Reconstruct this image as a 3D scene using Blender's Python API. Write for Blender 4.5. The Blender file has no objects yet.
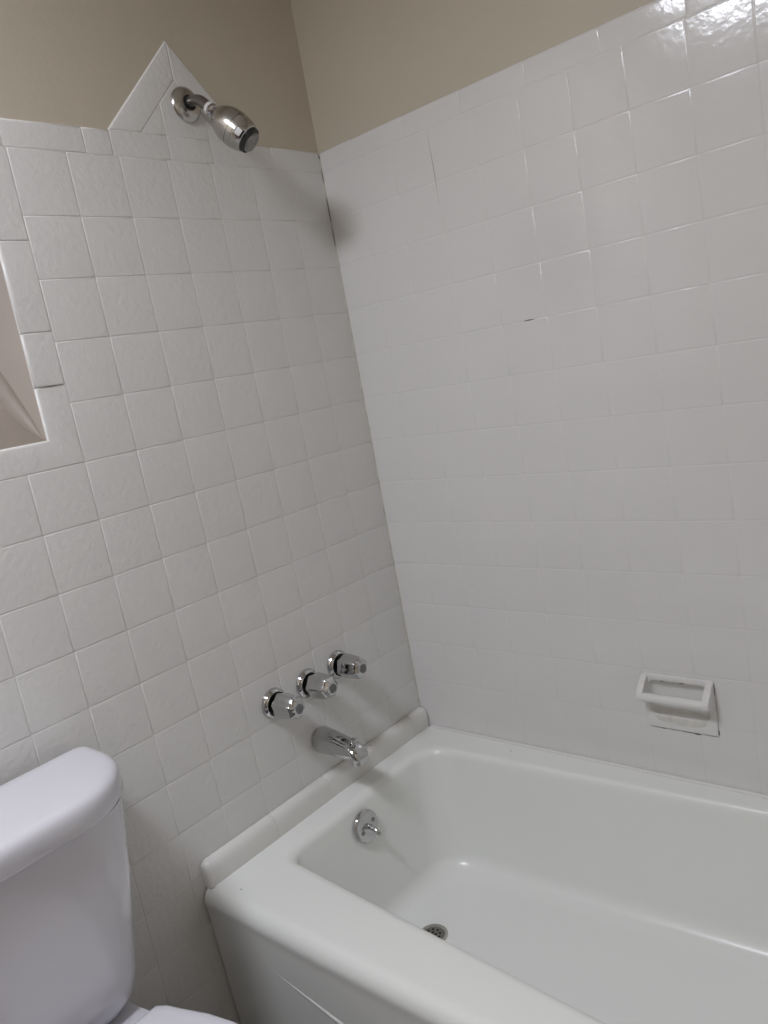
import bpy, bmesh, math, random
from mathutils import Vector, Matrix
random.seed(7)
C = bpy.context.scene.collection
PI = math.pi

# ------------------------------------------------------------------ camera
CAM = Vector((1.33877, -1.46022, 1.30918)); AZ, PITCH, ROLL, FPX = 2.31319, -0.18088, 0.18187, 788.93
fw = Vector((math.cos(PITCH)*math.cos(AZ), math.cos(PITCH)*math.sin(AZ), math.sin(PITCH)))
r0 = Vector((math.sin(AZ), -math.cos(AZ), 0)); d0 = fw.cross(r0)
rt = r0*math.cos(ROLL) + d0*math.sin(ROLL); dn = fw.cross(rt)
cd = bpy.data.cameras.new('camera'); cam = bpy.data.objects.new('camera', cd); C.objects.link(cam)
M = Matrix((rt, -dn, -fw)).transposed().to_4x4(); M.translation = CAM
cam.matrix_world = M
cd.sensor_fit = 'VERTICAL'; cd.sensor_height = 24; cd.lens = FPX*24/1024; cd.clip_start = 0.02
bpy.context.scene.camera = cam

# ------------------------------------------------------------------ world / exposure
sc = bpy.context.scene
w = bpy.data.worlds.new('world'); sc.world = w; w.use_nodes = True
w.node_tree.nodes['Background'].inputs[0].default_value = (0.5, 0.5, 0.5, 1)
w.node_tree.nodes['Background'].inputs[1].default_value = 0.05
sc.view_settings.view_transform = 'Standard'; sc.view_settings.look = 'None'
sc.view_settings.gamma = 1; sc.view_settings.use_curve_mapping = False
sc.view_settings.exposure = -0.40
LAMP_POS = (0.50, -1.67, 2.42); LAMP_R = 0.19; LAMP_STRENGTH = 82.0
LAMP_COL = (0.958, 0.985, 1.085)

# room dimensions
XR, YF, ZC = 1.532, -2.45, 2.42         # right wall, wall behind the camera, ceiling
RIM = 0.358

# ------------------------------------------------------------------ materials
def mat(name, col, rough=0.5, metal=0.0, bump=None, coat=0.0, var=0.0, vscale=3.0, spec=0.5):
    m = bpy.data.materials.new(name); m.use_nodes = True
    nt = m.node_tree; b = nt.nodes['Principled BSDF']
    b.inputs['Base Color'].default_value = (*col, 1); b.inputs['Roughness'].default_value = rough
    b.inputs['Metallic'].default_value = metal
    b.inputs['Specular IOR Level'].default_value = spec
    if coat: b.inputs['Coat Weight'].default_value = coat; b.inputs['Coat Roughness'].default_value = 0.05
    tc = nt.nodes.new('ShaderNodeTexCoord')
    if var:
        n = nt.nodes.new('ShaderNodeTexNoise'); n.inputs['Scale'].default_value = vscale; n.inputs['Detail'].default_value = 4
        nt.links.new(tc.outputs['Object'], n.inputs['Vector'])
        r = nt.nodes.new('ShaderNodeValToRGB')
        r.color_ramp.elements[0].position = 0.3; r.color_ramp.elements[1].position = 0.7
        r.color_ramp.elements[0].color = (*[c*(1-var) for c in col], 1)
        r.color_ramp.elements[1].color = (*[min(1, c*(1+var*0.5)) for c in col], 1)
        nt.links.new(n.outputs['Fac'], r.inputs['Fac']); nt.links.new(r.outputs['Color'], b.inputs['Base Color'])
    if bump:
        prev = None
        for sc_, dist, strength, det in bump:
            n = nt.nodes.new('ShaderNodeTexNoise'); n.inputs['Scale'].default_value = sc_; n.inputs['Detail'].default_value = det
            nt.links.new(tc.outputs['Object'], n.inputs['Vector'])
            bp = nt.nodes.new('ShaderNodeBump'); bp.inputs['Distance'].default_value = dist; bp.inputs['Strength'].default_value = strength
            nt.links.new(n.outputs['Fac'], bp.inputs['Height'])
            if prev: nt.links.new(prev.outputs['Normal'], bp.inputs['Normal'])
            prev = bp
        nt.links.new(prev.outputs['Normal'], b.inputs['Normal'])
    return m

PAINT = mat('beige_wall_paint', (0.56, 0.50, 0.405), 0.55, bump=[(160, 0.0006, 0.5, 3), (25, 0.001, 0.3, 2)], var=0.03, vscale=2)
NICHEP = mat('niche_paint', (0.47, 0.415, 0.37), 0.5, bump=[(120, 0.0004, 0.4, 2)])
SILLM = mat('dark_sill', (0.285, 0.245, 0.205), 0.5, var=0.08, vscale=20)  # sill and cove in a darker brown than the niche sides
SILLJOINTM = mat('dark_sill_joint', (0.23, 0.20, 0.16), 0.6, var=0.3, vscale=40)  # darkest brown of the sill, assigned to no part
CEIL = mat('ceiling_paint', (0.80, 0.78, 0.73), 0.7, bump=[(120, 0.001, 0.4, 3)])
TILE_L = mat('white_glazed_tile', (0.74, 0.73, 0.71), 0.32, bump=[(80, 0.0018, 0.62, 2)], var=0.02, vscale=5)
TILE_R = mat('white_reglazed_tile', (0.74, 0.73, 0.715), 0.16, bump=[(70, 0.0010, 0.38, 2)], var=0.02, vscale=4)
FLOORM = mat('floor_vinyl', (0.13, 0.11, 0.095), 0.4, var=0.15, vscale=12)
TUBM = mat('white_enamel', (0.85, 0.862, 0.83), 0.27, bump=[(9, 0.002, 0.10, 1)])
CURBM = mat('white_trim_glaze', (0.76, 0.75, 0.72), 0.18, bump=[(30, 0.001, 0.3, 1)])
CHINA = mat('white_vitreous_china', (0.70, 0.695, 0.745), 0.12, coat=0.3)
SEATM = mat('white_seat_plastic', (0.72, 0.715, 0.765), 0.2)
CHROME = mat('chrome', (0.55, 0.55, 0.555), 0.09, 1.0)
CHROME2 = mat('worn_chrome', (0.52, 0.505, 0.48), 0.22, 1.0, var=0.12, vscale=60)
STEEL = mat('dull_steel', (0.28, 0.265, 0.25), 0.28, 1.0)
DARK = mat('black_parts_and_gap_shade', (0.012, 0.012, 0.012), 0.5)  # black parts, and painted shade inside the handle recesses
FACEM = mat('grey_spray_plate', (0.30, 0.295, 0.285), 0.35, 0.6, var=0.3, vscale=90)
GREYP = mat('grey_plastic', (0.16, 0.16, 0.16), 0.35)
TAPE = mat('white_thread_tape', (0.7, 0.69, 0.66), 0.6, bump=[(300, 0.001, 0.5, 1)])
SOAPM = mat('soap_dish_glaze', (0.75, 0.74, 0.72), 0.2)
CAULK = mat('aged_caulk', (0.60, 0.585, 0.52), 0.5, var=0.2, vscale=30)
MILDEW = mat('mildew', (0.13, 0.125, 0.105), 0.8)
STAIN = mat('soap_residue', (0.73, 0.715, 0.665), 0.35, var=0.12, vscale=60)
WOOD = mat('dark_door_wood', (0.10, 0.06, 0.035), 0.4, var=0.3, vscale=10)
WHITEP = mat('white_trim_paint', (0.7, 0.68, 0.63), 0.4)
def emis(name, col, s):
    m = bpy.data.materials.new(name); m.use_nodes = True
    b = m.node_tree.nodes['Principled BSDF']
    b.inputs['Base Color'].default_value = (0.9, 0.9, 0.88, 1)
    b.inputs['Emission Color'].default_value = (*col, 1); b.inputs['Emission Strength'].default_value = s
    return m
LAMPM = emis('lit_glass', LAMP_COL, LAMP_STRENGTH)

# ------------------------------------------------------------------ helpers
def obj(name, bm, m, parent=None, smooth=35, sharp=True):
    me = bpy.data.meshes.new(name)
    bmesh.ops.recalc_face_normals(bm, faces=bm.faces) if sharp != 'keep' else None
    bm.to_mesh(me); bm.free()
    for mm in (m if isinstance(m, (list, tuple)) else [m]): me.materials.append(mm)
    if smooth:
        for p in me.polygons: p.use_smooth = True
        if smooth < 180: me.set_sharp_from_angle(angle=math.radians(smooth))
    o = bpy.data.objects.new(name, me); C.objects.link(o)
    if parent: o.parent = parent
    return o
def tag(o, label, cat, group=None):
    o['label'] = label; o['category'] = cat
    if group: o['group'] = group
    return o
def thing(name, label, cat, loc=(0, 0, 0), group=None):
    o = bpy.data.objects.new(name, None); C.objects.link(o); o.location = loc; o.empty_display_size = 0.05
    return tag(o, label, cat, group)
def struct(o): o['kind'] = 'structure'; return o
def bridge(bm, loops, closed=True, cap0=False, cap1=False, mi=0):
    for a, b in zip(loops, loops[1:]):
        n = len(a)
        for i in range(n if closed else n-1):
            j = (i+1) % n
            try:
                f = bm.faces.new((a[i], a[j], b[j], b[i])); f.material_index = mi
            except ValueError: pass
    if cap0: bm.faces.new(list(reversed(loops[0])))
    if cap1: bm.faces.new(loops[-1])
def verts(bm, pts): return [bm.verts.new(p) for p in pts]
def quad(bm, a, b, c, d): return bm.faces.new(verts(bm, (a, b, c, d)))
def box(bm, x0, x1, y0, y1, z0, z1, bev=0.0, seg=3):
    r = bmesh.ops.create_cube(bm, size=1.0)
    for v in r['verts']:
        v.co = Vector((x0+(v.co.x+.5)*(x1-x0), y0+(v.co.y+.5)*(y1-y0), z0+(v.co.z+.5)*(z1-z0)))
    if bev:
        es = set(e for v in r['verts'] for e in v.link_edges)
        bmesh.ops.bevel(bm, geom=list(es), offset=bev, segments=seg, profile=0.5, affect='EDGES')
def frame(axis):
    a = Vector(axis).normalized()
    up = Vector((0, 0, 1)) if abs(a.z) < 0.9 else Vector((0, 1, 0))
    u = up.cross(a).normalized(); v = a.cross(u).normalized()
    return a, u, v
def lathe(bm, prof, origin=(0, 0, 0), axis=(1, 0, 0), n=40, fn=None, cap0=True, cap1=True, mi=0):
    """prof: list of (distance along axis, radius)"""
    a, u, v = frame(axis); o = Vector(origin); loops = []
    for k, (t, r) in enumerate(prof):
        lp = []
        for i in range(n):
            an = 2*PI*i/n; rr = r*(fn(an, t) if fn else 1)
            lp.append(bm.verts.new(o + a*t + (u*math.cos(an) + v*math.sin(an))*rr))
        loops.append(lp)
    bridge(bm, loops, True, cap0, cap1, mi)
def tube(bm, path, rad, n=16, caps=True):
    path = [Vector(p) for p in path]; loops = []
    rads = rad if isinstance(rad, (list, tuple)) else [rad]*len(path)
    up = None
    for k, p in enumerate(path):
        t = (path[min(k+1, len(path)-1)] - path[max(k-1, 0)]).normalized()
        if up is None: _, u, v = frame(t)
        else:
            u = (up - t*up.dot(t)).normalized(); v = t.cross(u)
        up = u
        loops.append([bm.verts.new(p + (u*math.cos(2*PI*i/n) + v*math.sin(2*PI*i/n))*rads[k]) for i in range(n)])
    bridge(bm, loops, True, caps, caps)
def rquad(corners, radii, n=8, sub=6):
    """rounded polygon loop (CCW corners 2D) with the same vertex count every time"""
    out = []; m = len(corners)
    arcs = []
    for i in range(m):
        p = Vector(corners[i]); a = Vector(corners[i-1]) - p; b = Vector(corners[(i+1) % m]) - p
        r = radii[i] if isinstance(radii, (list, tuple)) else radii
        a.normalize(); b.normalize(); half = a.angle(b)/2
        d = r/math.tan(half); s = p + a*d; e = p + b*d
        bis = (a+b).normalized(); c = p + bis*(r/math.sin(half))
        va, vb = s-c, e-c; arc = []
        an = va.angle(vb)
        for k in range(n+1):
            t = k/n
            q = (va*math.sin((1-t)*an) + vb*math.sin(t*an))/math.sin(an)
            arc.append(c+q)
        arcs.append(arc)
    for i in range(m):
        out += arcs[i]
        s, e = arcs[i][-1], arcs[(i+1) % m][0]
        for k in range(1, sub): out.append(s.lerp(e, k/sub))
    return out

# ------------------------------------------------------------------ tiles
def tile_poly(bm, poly, put, bull=(), tilt=0.0005, depth=0.0010):
    """poly: CCW list of (u,v); put(u,v,d)->Vector; bull: indices of exposed edges with a rounded nose"""
    src = [Vector(p) for p in poly]; m = len(src); P2 = []; bset = set()
    for i in range(m):
        a, b = src[i], src[(i+1) % m]; d = (b-a).normalized(); L = (b-a).length
        if i in bull: bset.add(len(P2)); P2.append(a); continue
        P2.append(a)
        if (i-1) % m in bull and L > 0.03: P2.append(a + d*0.0075)
        if (i+1) % m in bull and L > 0.03: P2.append(b - d*0.0075)
    n = len(P2); bull = bset
    steps_n = [(0, -depth), (0.0006, -depth), (0.0010, -depth*0.45), (0.0019, -depth*0.1), (0.0032, 0)]
    steps_b = [(0, -0.0052), (0.0004, -0.0034), (0.0014, -0.0016), (0.0032, -0.0005), (0.006, 0)]
    tu, tv = random.uniform(-tilt, tilt), random.uniform(-tilt, tilt)
    cu = sum(p.x for p in P2)/n; cv = sum(p.y for p in P2)/n
    loops = []
    for k in range(5):
        lp = []
        for i in range(n):
            ea, eb = (i-1) % n, i
            oa = steps_b[k] if ea in bull else steps_n[k]; ob = steps_b[k] if eb in bull else steps_n[k]
            da = (P2[i]-P2[i-1]).normalized(); db = (P2[(i+1) % n]-P2[i]).normalized()
            na = Vector((-da.y, da.x)); nb = Vector((-db.y, db.x))
            cr = da.x*db.y - da.y*db.x
            if abs(cr) < 1e-4: q = P2[i] + nb*max(oa[0], ob[0])
            else:
                A = P2[i]+na*oa[0]; B = P2[i]+nb*ob[0]; dd = B-A
                t = (dd.x*db.y - dd.y*db.x)/cr; q = A+da*t
            d = min(oa[1], ob[1])
            if k >= 2: d += (q.x-cu)*tu + (q.y-cv)*tv
            lp.append(bm.verts.new(put(q.x, q.y, d)))
        loops.append(lp)
    bridge(bm, loops, True); bm.faces.new(loops[-1])
def rect(a, b, c, d): return [(a, c), (b, c), (b, d), (a, d)]

P = 0.10685
ZTOP = 1.822
# --- faucet wall (plane x = 0, u = y, v = z, facing +x)
NY0, NY1, NZ0, NZ1 = -1.338, -0.813, 1.287, 1.722      # niche opening
putL = lambda u, v, d: Vector((d, u, v))
bm = bmesh.new()
cols = [-0.7563 + P*i for i in range(-16, 8)]; cols[-1] = 0.0; cols[0] = YF
rows = [0.0] + [1.6639 - P*j for j in range(15, -1, -1)] + [1.775]
SY0, SZ0, SZ1 = cols[16-6], 1.6639-4*P, 1.775            # outer edge of the trim round the niche
cy0 = -0.7563
for i in range(len(cols)-1):
    for j in range(len(rows)-1):
        a, b, c, d = cols[i], cols[i+1], rows[j], rows[j+1]
        if a > SY0-0.01 and b < cy0+0.01 and c > SZ0-0.01 and d < SZ1+0.01: continue
        tile_poly(bm, rect(a, b, c, d), putL)
# short top course of trim pieces with rounded top edge, staggered joints
xs = [YF]
y = -0.608 - 0.1524*12
while y < YF+0.03: y += 0.1524
while y < -0.02: xs.append(y); y += 0.1524
xs.append(0.0)
dia_l, dia_r, apex, az_ = -0.5525, -0.2035, -0.378, 2.004
cut = [v for v in xs if not (dia_l-0.01 < v < dia_r+0.01)]
cut = sorted(cut + [dia_l, -0.4245, -0.318, dia_r])
for a, b in zip(cut, cut[1:]):
    inside = a > dia_l-0.001 and b < dia_r+0.001
    tile_poly(bm, rect(a, b, 1.775, ZTOP), putL, () if inside else (2,))
# diamond top: nose trim along both slopes round an inner tile
wS = 0.05
il, ir = dia_l+wS*1.414, dia_r-wS*1.414
tile_poly(bm, [(dia_l, ZTOP), (il, ZTOP), (apex, az_-wS*1.48), (apex, az_)], putL, (3,))
tile_poly(bm, [(ir, ZTOP), (dia_r, ZTOP), (apex, az_), (apex, az_-wS*1.48)], putL, (1,))
tile_poly(bm, [(il, ZTOP), (-0.4245, ZTOP), (-0.4245, ZTOP+(-0.4245-il)*1.04), ], putL)
tile_poly(bm, [(-0.4245, ZTOP), (-0.318, ZTOP), (-0.318, ZTOP+(ir+0.318)*1.0), (apex, az_-wS*1.48), (-0.4245, ZTOP+(-0.4245-il)*1.04)], putL)
tile_poly(bm, [(-0.318, ZTOP), (ir, ZTOP), (-0.318, ZTOP+(ir+0.318)*1.0)], putL)
# trim round the niche
zz = [1.377, 1.469, 1.622]
def strip(a, b, c, d, e): tile_poly(bm, rect(a, b, c, d), putL, e)
strip(NY1, cy0, 1.377, 1.469, (3,)); strip(NY1, cy0, 1.469, 1.622, (3,))
tile_poly(bm, [(NY1-0.15, SZ0), (cy0, SZ0), (cy0, 1.377), (NY1, 1.377), (NY1, NZ0), (NY1-0.15, NZ0)], putL, (3, 4))
tile_poly(bm, [(NY1, 1.622), (cy0, 1.622), (cy0, SZ1), (NY1-0.1, SZ1), (NY1-0.1, NZ1), (NY1, NZ1)], putL, (4, 5))
strip(NY0+0.12, NY1-0.15, SZ0, NZ0, (2,)); strip(NY0+0.12, NY1-0.1, NZ1, SZ1, (0,))
tile_poly(bm, [(SY0, SZ0), (NY0+0.12, SZ0), (NY0+0.12, NZ0), (NY0, NZ0), (NY0, 1.377), (SY0, 1.377)], putL, (2, 3))
tile_poly(bm, [(SY0, 1.622), (NY0, 1.622), (NY0, NZ1), (NY0+0.12, NZ1), (NY0+0.12, SZ1), (SY0, SZ1)], putL, (1, 2))
strip(SY0, NY0, 1.377, 1.469, (1,)); strip(SY0, NY0, 1.469, 1.622, (1,))
tiles_l = bm

def wall_quads(bm, put, u0, u1, v0, v1, d, holes=()):
    us = sorted({u0, u1, *[h[0] for h in holes], *[h[1] for h in holes]})
    vs = sorted({v0, v1, *[h[2] for h in holes], *[h[3] for h in holes]})
    for a, b in zip(us, us[1:]):
        for c, e in zip(vs, vs[1:]):
            if any(h[0] <= a and b <= h[1] and h[2] <= c and e <= h[3] for h in holes): continue
            quad(bm, put(a, c, d), put(b, c, d), put(b, e, d), put(a, e, d))

# left (faucet) wall with the recessed niche: upright jambs, sloping sill
bm = bmesh.new()
wall_quads(bm, putL, YF, 0.0045, 0.0, ZC, -0.0045, [(NY0, NY1, NZ0, NZ1)])
wall_quads(bm, putL, YF, 0.0, 0.0, ZC, -0.22)

wl = struct(obj('wall_left', bm, PAINT, smooth=0))
bm = bmesh.new()
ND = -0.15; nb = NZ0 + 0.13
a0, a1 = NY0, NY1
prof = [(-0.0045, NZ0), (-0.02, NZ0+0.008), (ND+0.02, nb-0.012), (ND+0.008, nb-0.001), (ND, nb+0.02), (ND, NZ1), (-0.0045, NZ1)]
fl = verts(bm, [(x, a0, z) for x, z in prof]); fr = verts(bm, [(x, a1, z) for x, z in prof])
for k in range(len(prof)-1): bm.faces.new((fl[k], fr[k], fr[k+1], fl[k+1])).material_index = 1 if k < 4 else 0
bm.faces.new([bm.verts.new((x, a1, z)) for x, z in prof]); bm.faces.new([bm.verts.new((x, a0, z)) for x, z in prof])
cv = [(-0.006, NZ0+0.001, 0.001)] + [(-0.02+(ND+0.04)*t, NZ0+0.008+(nb-0.02-NZ0)*t, 0.006+0.034*t**0.7) for t in (0.0, 0.15, 0.3, 0.5, 0.75, 1.0)]
for yy, sg in ((a1, -1), (a0, 1)):
    lpc = []
    for k in range(9):
        a = PI/2*k/8; oy = 1-math.sin(a); oz = 1-math.cos(a)
        lpc.append(verts(bm, [(x, yy+sg*(q*oy+0.0003), z+q*oz+0.0004) for x, z, q in cv]))
    for p_, q_ in zip(lpc, lpc[1:]):
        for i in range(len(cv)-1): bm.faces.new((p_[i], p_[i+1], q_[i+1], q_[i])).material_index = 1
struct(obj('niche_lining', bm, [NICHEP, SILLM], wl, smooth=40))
struct(obj('tile_surround', tiles_l, TILE_L, wl, smooth=50))

# --- long wall (plane y = 0, u = x, v = z, facing -y)
putB = lambda u, v, d: Vector((u, -d, v))
SX0, SX1, SZB, SZT = 0.652, 0.770, 1.5594 - 0.10685*10 + 1e-6, 0.580           # hole behind the soap dish
bm = bmesh.new()
bcols = [0.0] + [0.74802 + P*i for i in range(-6, 8)]; bcols[-1] = XR
brows = [RIM-0.004] + [1.5594 - P*j for j in range(10, -1, -1)] + [1.6663, 1.773]
for i in range(len(bcols)-1):
    for j in range(len(brows)-1):
        a, b, c, d = bcols[i], bcols[i+1], brows[j], brows[j+1]
        rr = [(a, b, c, d)]
        if a < SX1 and b > SX0 and c < SZT and d > SZB:      # clip round the dish
            rr = []
            if a < SX0: rr.append((a, SX0, c, d))
            if b > SX1: rr.append((SX1, b, c, d))
            m0, m1 = max(a, SX0), min(b, SX1)
            if c < SZB - 0.002: rr.append((m0, m1, c, SZB))
            if d > SZT: rr.append((m0, m1, SZT, d))
        for q in rr: tile_poly(bm, rect(*q), putB, depth=0.0006)
xs = [0.0, 0.1, 0.2524, 0.4048, 0.5572, 0.7096, 0.862, 1.0144, 1.1668, 1.3192, XR]
for a, b in zip(xs, xs[1:]): tile_poly(bm, rect(a, b, 1.773, ZTOP-0.002), putB, (2,), depth=0.0006)
tiles_b = bm
bm = bmesh.new()
hb = [(SX0, SX1, SZB, SZT)]
wall_quads(bm, putB, -0.0045, XR+0.01, 0.0, ZC, -0.0045, hb); wall_quads(bm, putB, 0.0, XR, 0.0, ZC, -0.12)
wb = struct(obj('wall_back', bm, PAINT, smooth=0))
struct(obj('tile_surround', tiles_b, TILE_R, wb, smooth=50))

# --- right wall (x = XR), tiled along the tub
putR = lambda u, v, d: Vector((XR-d, u, v))
bm = bmesh.new()
u = 0.0
while u > -0.80:
    for j in range(len(brows)-1):
        pr_ = rect(u-P, u, brows[j], brows[j+1])
        tile_poly(bm, pr_, putR, depth=0.0006)
    tile_poly(bm, rect(u-P, u, 1.773, ZTOP), putR, (2,), depth=0.0006)
    u -= P
tr = bm
bm = bmesh.new()
box(bm, XR+0.0045, XR+0.12, YF-0.12, 0.12, 0, ZC)
wr = struct(obj('wall_right', bm, PAINT, smooth=0)); struct(obj('tile_surround', tr, TILE_R, wr, smooth=50))
# wall behind the camera, floor, ceiling
bm = bmesh.new(); box(bm, -0.22, XR+0.12, YF-0.12, YF, 0, ZC); struct(obj('wall_front', bm, PAINT, smooth=0))
bm = bmesh.new(); box(bm, -0.22, XR+0.12, YF-0.12, 0.12, -0.1, 0); struct(obj('floor', bm, FLOORM, smooth=0))
bm = bmesh.new(); box(bm, -0.22, XR+0.12, YF-0.12, 0.12, ZC, ZC+0.1); struct(obj('ceiling', bm, CEIL, smooth=0))
# unseen door behind the camera, added dark to darken the chrome reflections
bm = bmesh.new(); box(bm, 0.70, 1.42, YF+0.001, YF+0.03, 0.01, 2.02, 0.003)
for z0, z1 in ((0.2, 0.9), (1.05, 1.85)):
    for x0, x1 in ((0.78, 1.03), (1.09, 1.34)): box(bm, x0, x1, YF+0.028, YF+0.036, z0, z1, 0.006)
dr = struct(obj('added_door_1', bm, WOOD))
bm = bmesh.new(); lathe(bm, [(0, .025), (.008, .025), (.01, .012), (.03, .012), (.035, .024), (.05, .028), (.062, .02), (.066, .006)], (0.77, YF+0.03, 0.98), (0, 1, 0), 24)
struct(obj('door_handle', bm, CHROME2, dr))

# ------------------------------------------------------------------ bathtub
tub = thing('bathtub', 'white enamel bathtub built into the tiled corner alcove', 'bathtub', (0.76, -0.37, 0))
def T(o): return (o[0]-0.76, o[1]+0.37, o[2])
X0, X1, Y1 = 0.004, XR-0.004, -0.003
bm = bmesh.new(); loops = []
def addloop(pts2, z):
    loops.append(verts(bm, [T((p.x, p.y, z(p) if callable(z) else z)) for p in pts2]))
def outer(y0, z, r=0.004): addloop(rquad([(X0, y0), (X1, y0), (X1, Y1), (X0, Y1)], r), z)
outer(-0.728, 0.0); outer(-0.728, 0.01); outer(-0.733, 0.15); outer(-0.7385, 0.300); outer(-0.7395, 0.318)
for k in range(0, 9):                      # rolled outer edge
    a = PI/2*k/8
    outer(-0.712 - 0.029*math.cos(a), RIM-0.031 + 0.031*math.sin(a))
outer(-0.706, RIM)
def basin(inset, z, rr=0.085, rs=0.0):
    xl, xr = 0.068+inset[0], 1.43-inset[1]
    fl_, fr_ = -0.597+inset[2], -0.690+inset[2]
    bl, br = -0.085-inset[3], -0.019-inset[3]
    addloop(rquad([(xl, fl_), (xr, fr_), (xr, br), (xl, bl)], [rr*0.5, 0.14, 0.13, rr*0.85]), z)
basin((-0.010, -0.010, -0.008, -0.008), RIM, 0.09)
R = 0.022
for k in range(0, 7):                      # rolled inner lip
    a = (PI/2)*k/6*0.93
    i = R*math.sin(a)
    basin((i*0.9, i*1.2, i, i*0.45), RIM - R*(1-math.cos(a)), 0.088)
FZ = 0.060
for t in (0.2, 0.4, 0.6, 0.8):
    z = RIM-0.022 - t*(RIM-0.022-FZ-0.045)
    basin((0.020+0.026*t, 0.027+0.13*t, 0.022+0.03*t, 0.010+0.022*t), z, 0.088+0.02*t)
for k in range(0, 8):
    a = PI/2*k/7; e = 0.045
    i = e*(1-math.cos(a))
    basin((0.046+i, 0.157+i*1.6, 0.052+i, 0.032+i), FZ+e*(1-math.sin(a)), 0.11)
base_ = [v.co.copy() for v in loops[-1]]; cb = [Vector((max(-0.55, min(0.38, v.x)), -0.01, v.z)) for v in base_]
for t in (0.12, 0.35, 0.7, 0.97):
    loops.append([bm.verts.new(v.lerp(c, t) - Vector((0, 0, 0.0001))) for v, c in zip(base_, cb)])
bridge(bm, loops, True, True, True)
obj('body', bm, TUBM, tub, smooth=60)
# raised bead pressed into the apron, falling away from both ends
bm = bmesh.new(); pth = []
for k in range(41):
    t = k/40; x = 0.140 + 1.25*t
    s = abs(2*t-1); z = 0.145 + 0.108*s**1.25
    pth.append(T((x, -0.7234-0.0095*z/0.30, z)))
rads = [0.0095*min(1, 0.50+min(t, 40-t)/40*2.0) for t in range(41)]
tube(bm, pth, rads, 12)
obj('apron_bead', bm, TUBM, tub, smooth=60)
for x, y in ((0.297, -0.035), (0.082, -0.700)):     # dark chips in the enamel of the rim
    bm = bmesh.new(); lathe(bm, [(0, .0016), (.0003, .0015), (.0005, .0008)], T((x, y, RIM-0.0001)), (0, 0, 1), 10); obj('enamel_chip', bm, DARK, tub)

# tile ledge along the rim on the faucet wall
bm = bmesh.new()
js = [-0.729, -0.545, -0.379, -0.222, -0.065, -0.002]
prof = [(0.0015, 0.0)]
prof = [(0.001, 0), (0.0225, 0), (0.0235, 0.012), (0.0235, 0.034), (0.0215, 0.044), (0.016, 0.051), (0.008, 0.0535), (0.001, 0.0535)]
for n_, (a, b) in enumerate(zip(js, js[1:])):
    ends = []
    st = [(a+0.0001, 0.975), (a+0.0012, 0.994), (a+0.003, 1), (b-0.003, 1), (b-0.0012, 0.994), (b-0.0001, 0.975)]
    if n_ == 0: st[:3] = [(a, 0.70), (a+0.001, 0.80), (a+0.0035, 0.90), (a+0.007, 0.965), (a+0.012, 1)]
    if b > -0.01: st[-3:] = [(b-0.002, 1)]
    lps = [verts(bm, [(x*s if x > 0.002 else x, yy, RIM-0.001 + z*(0.3+0.7*s if s < 0.9 else s)) for x, z in prof]) for yy, s in st]
    bridge(bm, lps, True, True, True)
struct(obj('trim_1', bm, CURBM, smooth=50))
# caulk bead where the tub meets the long wall, and in the upright corner
bm = bmesh.new(); tube(bm, [(0.03, -0.003, RIM+0.001), (0.5, -0.003, RIM+0.001), (1.0, -0.003, RIM+0.001), (XR-0.01, -0.003, RIM+0.001)], 0.0045, 10)
struct(obj('trim_2', bm, SOAPM, smooth=60))

bm = bmesh.new(); tube(bm, [(0.0006, -0.0006, RIM+0.05), (0.0006, -0.0006, 0.8), (0.0006, -0.0006, 1.3), (0.0006, -0.0006, ZTOP-0.006)], 0.0022, 8)
struct(obj('trim_3', bm, CAULK, smooth=60))
bm = bmesh.new()                                   # dark hairline cracks in the grout and mildew high in the corner
def crack(pts, r): tube(bm, pts, [r*0.4] + [r]*(len(pts)-2) + [r*0.4], 6)
crack([(0.3150, 0.0002, 1.771), (0.3172, 0.0002, 1.70), (0.3178, 0.0002, 1.62)], 0.0006)
crack([(0.480, 0.0002, 1.3455), (0.490, 0.0002, 1.3460), (0.504, 0.0002, 1.3457)], 0.0011)
for z0, z1, r in ((1.815, 1.805, .0016), (1.79, 1.745, .0009), (1.72, 1.66, .0013), (1.655, 1.60, .0008)):
    crack([(0.0018, -0.0018, z0), (0.0021, -0.0021, (z0+z1)/2), (0.0018, -0.0018, z1)], r)
crack([(0.0004, -0.806, 1.3772), (0.0005, -0.785, 1.3771), (0.0004, -0.760, 1.3770)], 0.0009)
struct(obj('grout_cracks', bm, MILDEW, wb))
# ------------------------------------------------------------------ shower head
ZS, YS = 1.885, -0.362
sh = thing('shower_head', 'chrome shower head on a bent arm in the tiled peak high on the wall', 'shower head', (0, YS, ZS))
bm = bmesh.new(); lathe(bm, [(0.0006, .033), (.002, .0345), (.006, .0325), (.011, .024), (.0135, .016), (.0138, .0125)], axis=(1, 0, 0), n=48)
obj('escutcheon', bm, CHROME2, sh)
bm = bmesh.new(); lathe(bm, [(.0125, .0155), (.0150, .0150), (.0152, .011)], n=32, cap0=True)
obj('gap_ring', bm, DARK, sh)
pth = [(0.006, 0, 0), (0.012, 0, 0), (0.020, 0, 0)]
for k in range(1, 8):
    a = math.radians(45)*k/7; pth.append((0.020+0.050*math.sin(a), 0, -0.050*(1-math.cos(a))))
ed = Vector((math.cos(math.radians(45)), 0, -math.sin(math.radians(45))))
e0 = Vector(pth[-1]); pth.append(tuple(e0+ed*0.010)); pth.append(tuple(e0+ed*0.022))
bm = bmesh.new(); tube(bm, pth, 0.0105, 20); obj('arm', bm, STEEL, sh, smooth=50)
e1 = e0+ed*0.018
ax = Vector((0.57, 0.34, -0.74)).normalized()
bm = bmesh.new(); lathe(bm, [(0, .0115), (.001, .0128), (.004, .0122), (.006, .013), (.008, .0125), (.009, .011)], e1, ed, 24); obj('thread_tape', bm, TAPE, sh)
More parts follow.
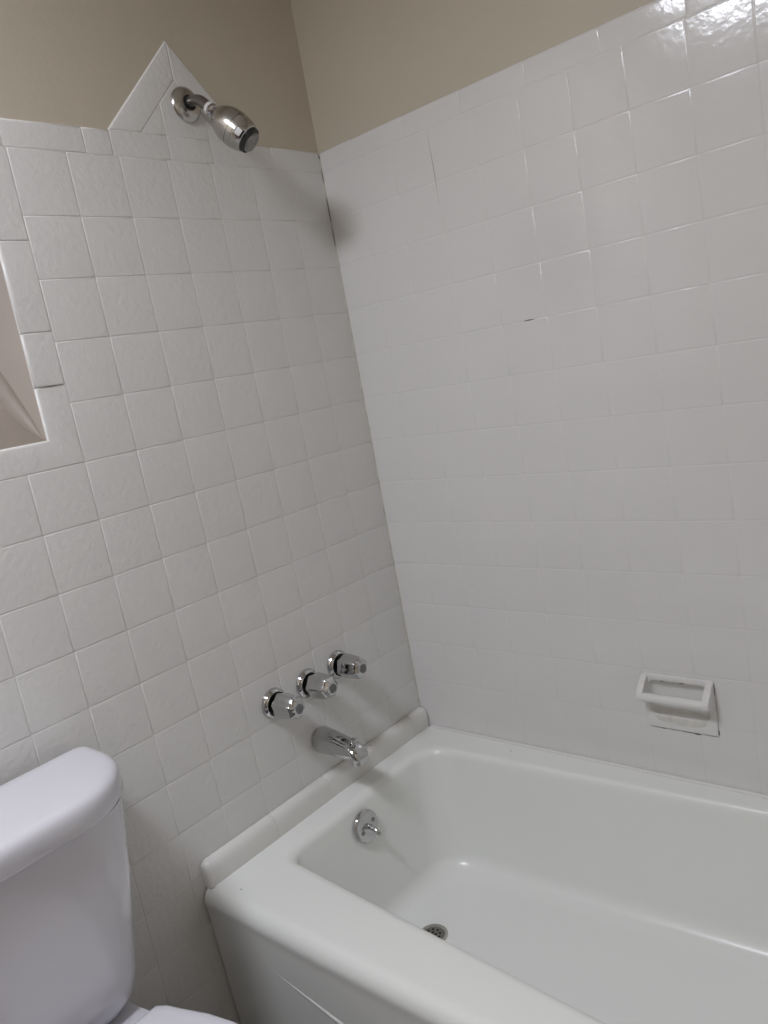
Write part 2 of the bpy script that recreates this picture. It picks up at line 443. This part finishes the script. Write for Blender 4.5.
e2 = e1+ed*0.009
bm = bmesh.new(); lathe(bm, [(0, .0125), (.001, .0135), (.007, .0135), (.0085, .012), (.010, .0095), (.013, .0105), (.016, .012)], e2, ed, 28); obj('ball_nut', bm, CHROME, sh)
e3 = e2+ed*0.013
HS, HR = 1.2, 1.06
def hp(pr): return [(t*HS, r*HR) for t, r in pr]
bm = bmesh.new()
lathe(bm, hp([(0, .011), (.002, .0150), (.006, .0200), (.012, .0248), (.020, .0288), (.028, .0312), (.036, .0321), (.0400, .0322), (.0405, .0310), (.0418, .0310), (.0423, .0322),
           (.049, .0320), (.0496, .0309), (.0507, .0309), (.0512, .0316), (.058, .0300), (.063, .0280), (.0660, .0262), (.0672, .0245)]), e3, ax, 56)
shd = obj('head', bm, CHROME2, sh, smooth=40)
a_, u_, v_ = frame(ax)
bm = bmesh.new(); lathe(bm, hp([(.0655, .0246), (.0700, .0244), (.0735, .0232), (.0742, .0215), (.0738, .018)]), e3, ax, 48); obj('face_ring', bm, DARK, sh)
bm = bmesh.new(); lathe(bm, hp([(.0725, .0190), (.0762, .0185), (.0785, .0165), (.0782, .006), (.0775, .002)]), e3, ax, 40); obj('spray_face', bm, FACEM, sh)
# small selector tabs standing out of the head beside the face
sd = None
for an, (l, hgt) in ((0, (0.010, 0.008)), (PI, (0.010, 0.008))):
    camdir = (CAM - (Vector((0, YS, ZS))+e3+ax*0.07)); side = (camdir - ax*camdir.dot(ax)).normalized()
    side = side if an == 0 else -side
    tang = ax.cross(side)
    bm = bmesh.new(); r = bmesh.ops.create_cube(bm, size=1.0)
    for v in r['verts']:
        c = v.co.copy(); tp = 0.75 if c.z > 0 else 1.0
        v.co = e3 + ax*(.0715+c.x*0.016*tp) + tang*(c.y*0.013*tp) + side*(0.0310+c.z*0.011)
    bmesh.ops.bevel(bm, geom=list(bm.edges), offset=0.0016, segments=2, affect='EDGES')
    obj('selector_tab', bm, CHROME, shd)

# ------------------------------------------------------------------ three valve handles
def hexfn(an, t):
    k = max(0.0, min(1.0, (t-0.016)/0.010))
    p = 26
    v = sum(max(0.0, math.cos(an - i*PI/3))**p for i in range(6))**(1/p)
    h = 1/v
    fl = 0.030*math.exp(-((((an+PI/6) % (PI/3)) - PI/6)/0.20)**2)
    return 1-k + k*(h/1.02 - fl)
knobs = []
def make_knob(y, z, rot, label):
    t = thing('faucet_handle', label, 'tap handle', (0, y, z), 'chrome tap handles above the tub spout')
    bm = bmesh.new()
    lathe(bm, [(0.0006, .0335), (.002, .0345), (.006, .0338), (.010, .0315), (.0135, .0285), (.0142, .0272), (.0135, .0260), (.008, .0252), (.004, .0250)], n=48, cap1=False)
    obj('escutcheon', bm, CHROME, t, smooth=45)
    bm = bmesh.new(); lathe(bm, [(0.0030, .0252), (.0062, .0252), (.0064, .0105)], n=36); obj('recess_shade', bm, DARK, t)  # black disc painting the shade inside the hollow escutcheon
    bm = bmesh.new(); lathe(bm, [(.0060, .0125), (.0180, .0125)], n=28); obj('stem', bm, CHROME, t)
    bm = bmesh.new()
    lathe(bm, [(.0120, .0145), (.0125, .0185), (.0145, .0200), (.0175, .0205), (.0200, .0218), (.0240, .0252), (.0270, .0265), (.032, .0268), (.050, .0258), (.068, .0240), (.0740, .0232), (.0765, .0218), (.0840, .0145), (.0848, .0128)],
          n=96, fn=hexfn)
    h = obj('handle', bm, CHROME, t, smooth=50); h.rotation_euler = (rot, 0, 0)
    bm = bmesh.new(); lathe(bm, [(.0835, .0108), (.0856, .0105), (.0861, .0092), (.0855, .003)], n=28); obj('index_button', bm, GREYP, h)
    return t
make_knob(-0.4665, 0.635, 0.15, 'leftmost chrome tap handle in the row of three on the tiled wall')
make_knob(-0.3630, 0.636, 0.45, 'middle chrome tap handle, directly above the tub spout')
make_knob(-0.2610, 0.640, 0.80, 'rightmost chrome tap handle, nearest the tiled corner')

# ------------------------------------------------------------------ tub spout
sp = thing('tub_spout', 'chrome tub spout jutting from the tiles below the three tap handles', 'spout', (0, -0.357, 0.494))
secs = [  # centre x, centre z, half width y, half height, tilt (deg: 0 faces +x, 90 faces down), squareness
    (0.0006, 0.000, .0285, .0290, 0), (0.003, 0.000, .0292, .0297, 0), (0.010, 0.0, .0290, .0293, 1), (0.030, -0.001, .0280, .0268, 3), (0.055, -0.003, .0262, .0236, 6), (0.078, -0.006, .0246, .0208, 10),
    (0.100, -0.0095, .0238, .0194, 18), (0.111, -0.0140, .0234, .0188, 38), (0.1170, -0.0195, .0228, .0182, 60), (0.1190, -0.0260, .0216, .0172, 78), (0.1195, -0.0310, .0206, .0164, 86), (0.1195, -0.0330, .0202, .0160, 88), (0.1195, -0.0334, .0168, .0132, 88), (0.1190, -0.025, .0158, .0122, 88)]
bm = bmesh.new(); lps = []
for x, z, hw, hh, tl in secs:
    a = math.radians(tl); nup = Vector((math.sin(a), 0, math.cos(a)))
    lp = []
    for i in range(40):
        an = 2*PI*i/40; ca, sa = math.cos(an), math.sin(an)
        e = 0.88 - 0.22*min(1, x/0.10)
        cy, cz = math.copysign(abs(ca)**e, ca), math.copysign(abs(sa)**e, sa)
        lp.append(bm.verts.new(Vector((x, 0, z)) + Vector((0, 1, 0))*hw*cy + nup*hh*cz))
    lps.append(lp)
bridge(bm, lps, True, True, True)
obj('body', bm, CHROME, sp, smooth=50)
bm = bmesh.new()
lathe(bm, [(0, .0045), (.008, .0042), (.010, .0052), (.0115, .0088), (.014, .0100), (.017, .0092), (.0182, .006)], (0.107, 0, 0.003), (0.16, 0, 0.985), 24)
obj('diverter_knob', bm, CHROME, sp)

# ------------------------------------------------------------------ overflow plate with trip lever
OC = Vector((0.0965, -0.361, 0.297)); on = Vector((0.985, 0, 0.17)).normalized()
ov = thing('overflow_plate', 'round chrome overflow plate with trip lever on the inner tub wall', 'overflow plate', OC)
bm = bmesh.new(); lathe(bm, [(0, .0365), (.0025, .0372), (.0060, .0362), (.0085, .0335), (.0098, .028), (.0105, .010)], axis=on, n=48); ovp = obj('plate', bm, CHROME, ov)
a_, u_, v_ = frame(on)
for k, s in enumerate((0.022, -0.022)):
    bm = bmesh.new(); lathe(bm, [(.0085, .0048), (.0112, .0048), (.0122, .0038), (.0118, .001)], u_*s*0.9 + v_*0.006*(1 if s > 0 else -1), on, 20); obj('screw', bm, STEEL, ovp)
bm = bmesh.new(); c0 = on*0.0105
r = []
tube(bm, [c0 - on*0.002, c0 + on*0.008, c0 + on*0.017 - v_*0.004, c0 + on*0.030 - v_*0.013, c0 + on*0.033 - v_*0.0155], [.0066, .0060, .0055, .0055, .0038], 16); obj('trip_lever', bm, CHROME, ov, smooth=50)
bm = bmesh.new(); lathe(bm, [(.0095, .0075), (.0125, .0075), (.0135, .006)], (0, 0, 0), on, 24); obj('lever_boss', bm, CHROME, ov)

# ------------------------------------------------------------------ drain
dn_ = thing('tub_drain', 'round metal drain strainer with small holes in the tub floor', 'drain', (0.237, -0.353, FZ-0.0005))
bm = bmesh.new(); lathe(bm, [(0.0, .0345), (.0018, .0340), (.0030, .0315), (.0026, .0265), (.0005, .0250)], axis=(0, 0, 1), n=48, cap1=False); obj('flange', bm, CHROME2, dn_)
bm = bmesh.new(); lathe(bm, [(0.0003, .0252), (.0014, .0252), (.0020, .020), (.0024, .004)], axis=(0, 0, 1), n=40); stn = obj('strainer', bm, STEEL, dn_)
bm = bmesh.new()
for rr, n in ((0.0065, 4), (0.0165, 9)):
    for i in range(n):
        a = 2*PI*i/n + rr*90
        lathe(bm, [(.0010, .0032), (.00285-rr*0.035, .0032), (.0029-rr*0.035, .0004)], (rr*math.cos(a), rr*math.sin(a), 0), (0, 0, 1), 10)
obj('strainer_holes', bm, DARK, stn)

# ------------------------------------------------------------------ soap dish with grab bar
sx, sz = 0.711, 0.531
sd = thing('soap_dish', 'white ceramic soap dish with a grab bar set in the long tiled wall', 'soap dish', (sx, 0, sz))
W, H = 0.0735, 0.060
bm = bmesh.new()
o_ = rquad([(-W, -H), (W, -H), (W, H), (-W, H)], 0.006, 4, 4)
i_ = rquad([(-W+.013, -H+.030), (W-.013, -H+.030), (W-.013, H-.012), (-W+.013, H-.012)], 0.012, 4, 4)
def ring(p, y, s=1.0, dz=0): return verts(bm, [(q.x*s, y, q.y*s+dz) for q in p])
lps = [ring(o_, -0.0004), ring(o_, -0.0016), ring(o_, -0.0028, 0.985), ring(o_, -0.0034, 0.955), ring(i_, -0.0036, 1.02), ring(i_, -0.0028, 0.985), ring(i_, 0.001, 0.965), ring(i_, 0.006, 0.92), ring(i_, 0.011, 0.84), ring(i_, 0.0135, 0.6), ring(i_, 0.014, 0.2)]
bridge(bm, lps, True, False, True)
obj('plate', bm, SOAPM, sd, smooth=50)
for s in (-1, 1):                                  # side cheeks carrying the bar
    bm = bmesh.new()
    pr2 = [(-0.001, 0.057), (-0.006, 0.0565), (-0.018, 0.049), (-0.031, 0.0375), (-0.040, 0.028), (-0.0425, 0.021), (-0.040, 0.0135), (-0.033, 0.0105), (-0.020, 0.007), (-0.008, 0.003), (-0.001, 0.001)]
    x0, x1 = sorted((s*0.0735, s*0.0605))
    A = verts(bm, [(x0, y, z) for y, z in pr2]); B = verts(bm, [(x1, y, z) for y, z in pr2])
    bridge(bm, [A, B], True, True, True)
    bmesh.ops.bevel(bm, geom=[e for e in bm.edges], offset=0.0014, segments=2, affect='EDGES')
    obj('bar_bracket', bm, SOAPM, sd, smooth=40)
bm = bmesh.new(); lathe(bm, [(-0.0625, .0086), (-0.055, .0092), (0.055, .0092), (0.0625, .0086)], (0, -0.0335, 0.0210), (1, 0, 0), 28); obj('grab_bar', bm, SOAPM, sd, smooth=50)
bm = bmesh.new()                                   # tray lip catching soap at the foot of the recess
lp = []
for k in range(21):
    t = k/20; x = -0.052+0.104*t; b = math.sin(PI*t)**0.5
    lp.append((x, b))
rows_ = []
for yy, zz_ in ((0.012, -0.018), (0.008, -0.026), (0.0, -0.029), (-0.005, -0.0275), (-0.008, -0.0285), (-0.0085, -0.033), (-0.0030, -0.046)):
    rows_.append(verts(bm, [(x, yy if yy > 0 else yy*(0.5+0.5*b), zz_ - (0.003*b if yy > -0.005 else 0)) for x, b in lp]))
bridge(bm, rows_, False)
obj('tray', bm, STAIN, sd, smooth=60)
def grime(x0, z0, x1, z1, r, y=-0.0012):               # dark grime along the foot and right edge of the plate
    bm = bmesh.new()
    tube(bm, [(x0, y, z0), ((x0+x1)/2, y-0.0004, (z0+z1)/2), (x1, y, z1)], [r*0.5, r, r*0.5], 6)
    obj('grime_streak', bm, MILDEW, sd)
grime(-0.066, -0.0602, -0.044, -0.0606, .0006); grime(-0.044, -0.0606, 0.004, -0.0606, .0003); grime(0.0, -0.0606, 0.030, -0.0606, .0009)
grime(-0.042, -0.0605, -0.036, -0.0605, .0016); grime(0.024, -0.0605, 0.038, -0.0605, .0025); grime(0.040, -0.0605, 0.0735, -0.0605, .0003)
grime(0.0738, -0.056, 0.0738, -0.046, .0012); grime(0.0738, 0.03, 0.0738, 0.056, .0008)
grime(-0.035, 0.0470, -0.026, 0.0470, .0009, -0.003); grime(0.004, 0.0470, 0.016, 0.0470, .0012, -0.003)

# ------------------------------------------------------------------ toilet
TX, TY = 0.03, -1.130
to = thing('toilet', 'white two piece toilet with lidded tank against the tiled wall', 'toilet', (TX, TY, 0))
def sect(x0, x1, hw, rf, rb, n=8, sub=6):
    return rquad([(x0, -hw), (x1, -hw), (x1, hw), (x0, hw)], [rb, rf, rf, rb], n, sub)
bm = bmesh.new(); lps = []
for z, x0, x1, hw, rf, rb in ((0.384, 0.05, 0.130, 0.120, 0.04, 0.03), (0.388, 0.03, 0.150, 0.140, 0.05, 0.03), (0.397, 0.022, 0.164, 0.152, 0.068, 0.03), (0.412, 0.015, 0.172, 0.160, 0.068, 0.03), (0.44, 0.012, 0.176, 0.166, 0.068, 0.03),
                               (0.50, 0.010, 0.181, 0.175, 0.068, 0.03), (0.60, 0.008, 0.187, 0.192, 0.068, 0.03), (0.70, 0.006, 0.193, 0.206, 0.075, 0.03), (0.7242, 0.006, 0.194, 0.208, 0.075, 0.03)):
    lps.append(verts(bm, [(p.x, p.y, z) for p in sect(x0, x1, hw, rf, rb)]))
bridge(bm, lps, True, True, True); obj('tank', bm, CHINA, to, smooth=60)
bm = bmesh.new(); lps = []
for z, g in ((0.7235, 0.004), (0.725, 0.0015), (0.728, 0), (0.750, 0), (0.758, 0.0012), (0.763, 0.004), (0.7665, 0.008), (0.7688, 0.014), (0.7698, 0.022), (0.7705, 0.05)):
    lps.append(verts(bm, [(p.x, p.y, z) for p in sect(0.0+g*0.6, 0.208-g, 0.231-g, max(0.135-g*0.6, 0.01), 0.016)]))
bridge(bm, lps, True, True, True); obj('tank_lid', bm, CHINA, to, smooth=60)
bm = bmesh.new(); lathe(bm, [(0, .012), (.004, .012), (.006, .009), (.016, .008)], (0.190, -0.150, 0.672), (1, 0, 0), 24)
tube(bm, [(0.206, -0.150, 0.672), (0.208, -0.12, 0.668), (0.208, -0.085, 0.660)], [.006, .0055, .007], 12); obj('flush_lever', bm, CHROME, to)
# bowl: egg shaped section growing out of the foot, with a flat deck under the tank
def egg(xb, xf, hw, n=48, sq=2.0):
    pts = []; cx = xb + (xf-xb)*0.45
    for i in range(n):
        a = 2*PI*i/n; c, s = math.cos(a), math.sin(a)
        rx = (xf-cx) if c > 0 else (cx-xb)
        e = 2.0/sq
        pts.append((cx + rx*math.copysign(abs(c)**(e if c < 0 else 1), c), hw*math.copysign(abs(s)**(e if c < 0 else 1), s)))
    return pts
bm = bmesh.new(); lps = []
def bowl_outline(xb, xf, hw, bk):
    """half breadth bk at the deck under the tank, swelling to hw at the bowl"""
    pts = []
    for k in range(7): pts.append((xb, -bk*0.92 + 2*bk*0.92*k/6))
    L = xf-xb; side = []
    for k in range(1, 22):
        t = k/21.0
        if t < 0.5:
            q = t/0.5; e = q*q*(3-2*q); y = bk + (hw-bk)*e; x = xb + 0.012 + (L*0.58-0.012)*(q**0.95)
        else:
            a = PI/2*(t-0.5)/0.5; y = hw*math.cos(a); x = xb + L*0.58 + L*0.42*math.sin(a)
        side.append((x, y))
    side[-1] = (xf, 0.0)
    pts += side
    for x, y in reversed(side[:-1]): pts.append((x, -y))
    return pts
DZ = -0.015
for z, xb, xf, hw, bk in ((0.0, 0.12, 0.50, 0.105, 0.100), (0.02, 0.12, 0.50, 0.105, 0.100), (0.08, 0.12, 0.48, 0.092, 0.090), (0.18, 0.11, 0.50, 0.100, 0.090), (0.28, 0.08, 0.60, 0.140, 0.105), (0.35, 0.035, 0.665, 0.170, 0.122), (0.385, 0.025, 0.680, 0.177, 0.128), (0.395, 0.028, 0.677, 0.174, 0.126), (0.397, 0.04, 0.665, 0.162, 0.116)):
    lps.append(verts(bm, [(x, y, z+DZ if z > 0.3 else z) for x, y in bowl_outline(xb, xf, hw, bk)]))
ref = [v.co.copy() for v in lps[-1]]
for f, z in ((0.66, 0.382), (0.60, 0.32), (0.28, 0.21)):
    lps.append(verts(bm, [(0.43+(v.x-0.43)*f, v.y*f, z) for v in ref]))
bridge(bm, lps, True, True, True); obj('bowl', bm, CHINA, to, smooth=60)
def seat_outline(g):
    pts = []
    for k in range(9): pts.append((0.220+g, -0.138+g+(0.276-2*g)*k/8))
    for (x, y) in ((0.236, 0.147), (0.27, 0.158), (0.31, 0.172), (0.36, 0.183), (0.42, 0.188), (0.48, 0.182), (0.54, 0.163), (0.59, 0.133), (0.63, 0.09), (0.652, 0.045), (0.658, 0.0)):
        d = math.hypot(x-0.42, y); f = 1-g/d; pts.append((0.42+(x-0.42)*f, y*f))
    n = len(pts)
    for x, y in reversed(pts[9:n-1]): pts.append((x, -y))
    return pts
bm = bmesh.new(); lps = []
for z, g in ((0.402, 0.003), (0.404, 0.0), (0.411, 0.0), (0.414, 0.003)): lps.append(verts(bm, [(x, y, z+DZ) for x, y in seat_outline(g)]))
lps.append(verts(bm, [(0.43+(x-0.43)*0.6, y*0.6, 0.399) for x, y in seat_outline(0)])); lps.append(verts(bm, [(0.43+(x-0.43)*0.6, y*0.6, 0.387) for x, y in seat_outline(0)]))
bridge(bm, lps + [lps[0]], True); obj('seat', bm, SEATM, to, smooth=50)
bm = bmesh.new(); lps = []
for z, g in ((0.4155, 0.003), (0.417, 0.0), (0.424, 0.0), (0.4285, 0.003), (0.431, 0.009), (0.4325, 0.02), (0.4335, 0.05)): lps.append(verts(bm, [(x, y, z+DZ) for x, y in seat_outline(g)]))
bridge(bm, lps, True, True, True); obj('seat_lid', bm, SEATM, to, smooth=60)
for s in (-1, 1):
    bm = bmesh.new(); box(bm, 0.193, 0.222, s*0.075-0.017, s*0.075+0.017, 0.3815, 0.403, 0.004); obj('hinge', bm, SEATM, to)

# ------------------------------------------------------------------ ceiling lamp
lx, ly, lz = LAMP_POS
la = thing('ceiling_light', 'round flat white light fixture on the ceiling above the toilet', 'ceiling light', LAMP_POS)
bm = bmesh.new(); lathe(bm, [(0.0005, LAMP_R+0.012), (.026, LAMP_R+0.012), (.030, LAMP_R+0.008), (.030, LAMP_R), (.022, LAMP_R-0.001)], (0, 0, 0), (0, 0, -1), 48, cap1=False); obj('base_ring', bm, WHITEP, la)
bm = bmesh.new(); lathe(bm, [(.0235, LAMP_R-0.001), (.0245, LAMP_R*0.8), (.0255, LAMP_R*0.4), (.0258, 0.004)], (0, 0, 0), (0, 0, -1), 48); obj('diffuser', bm, LAMPM, la, smooth=60)
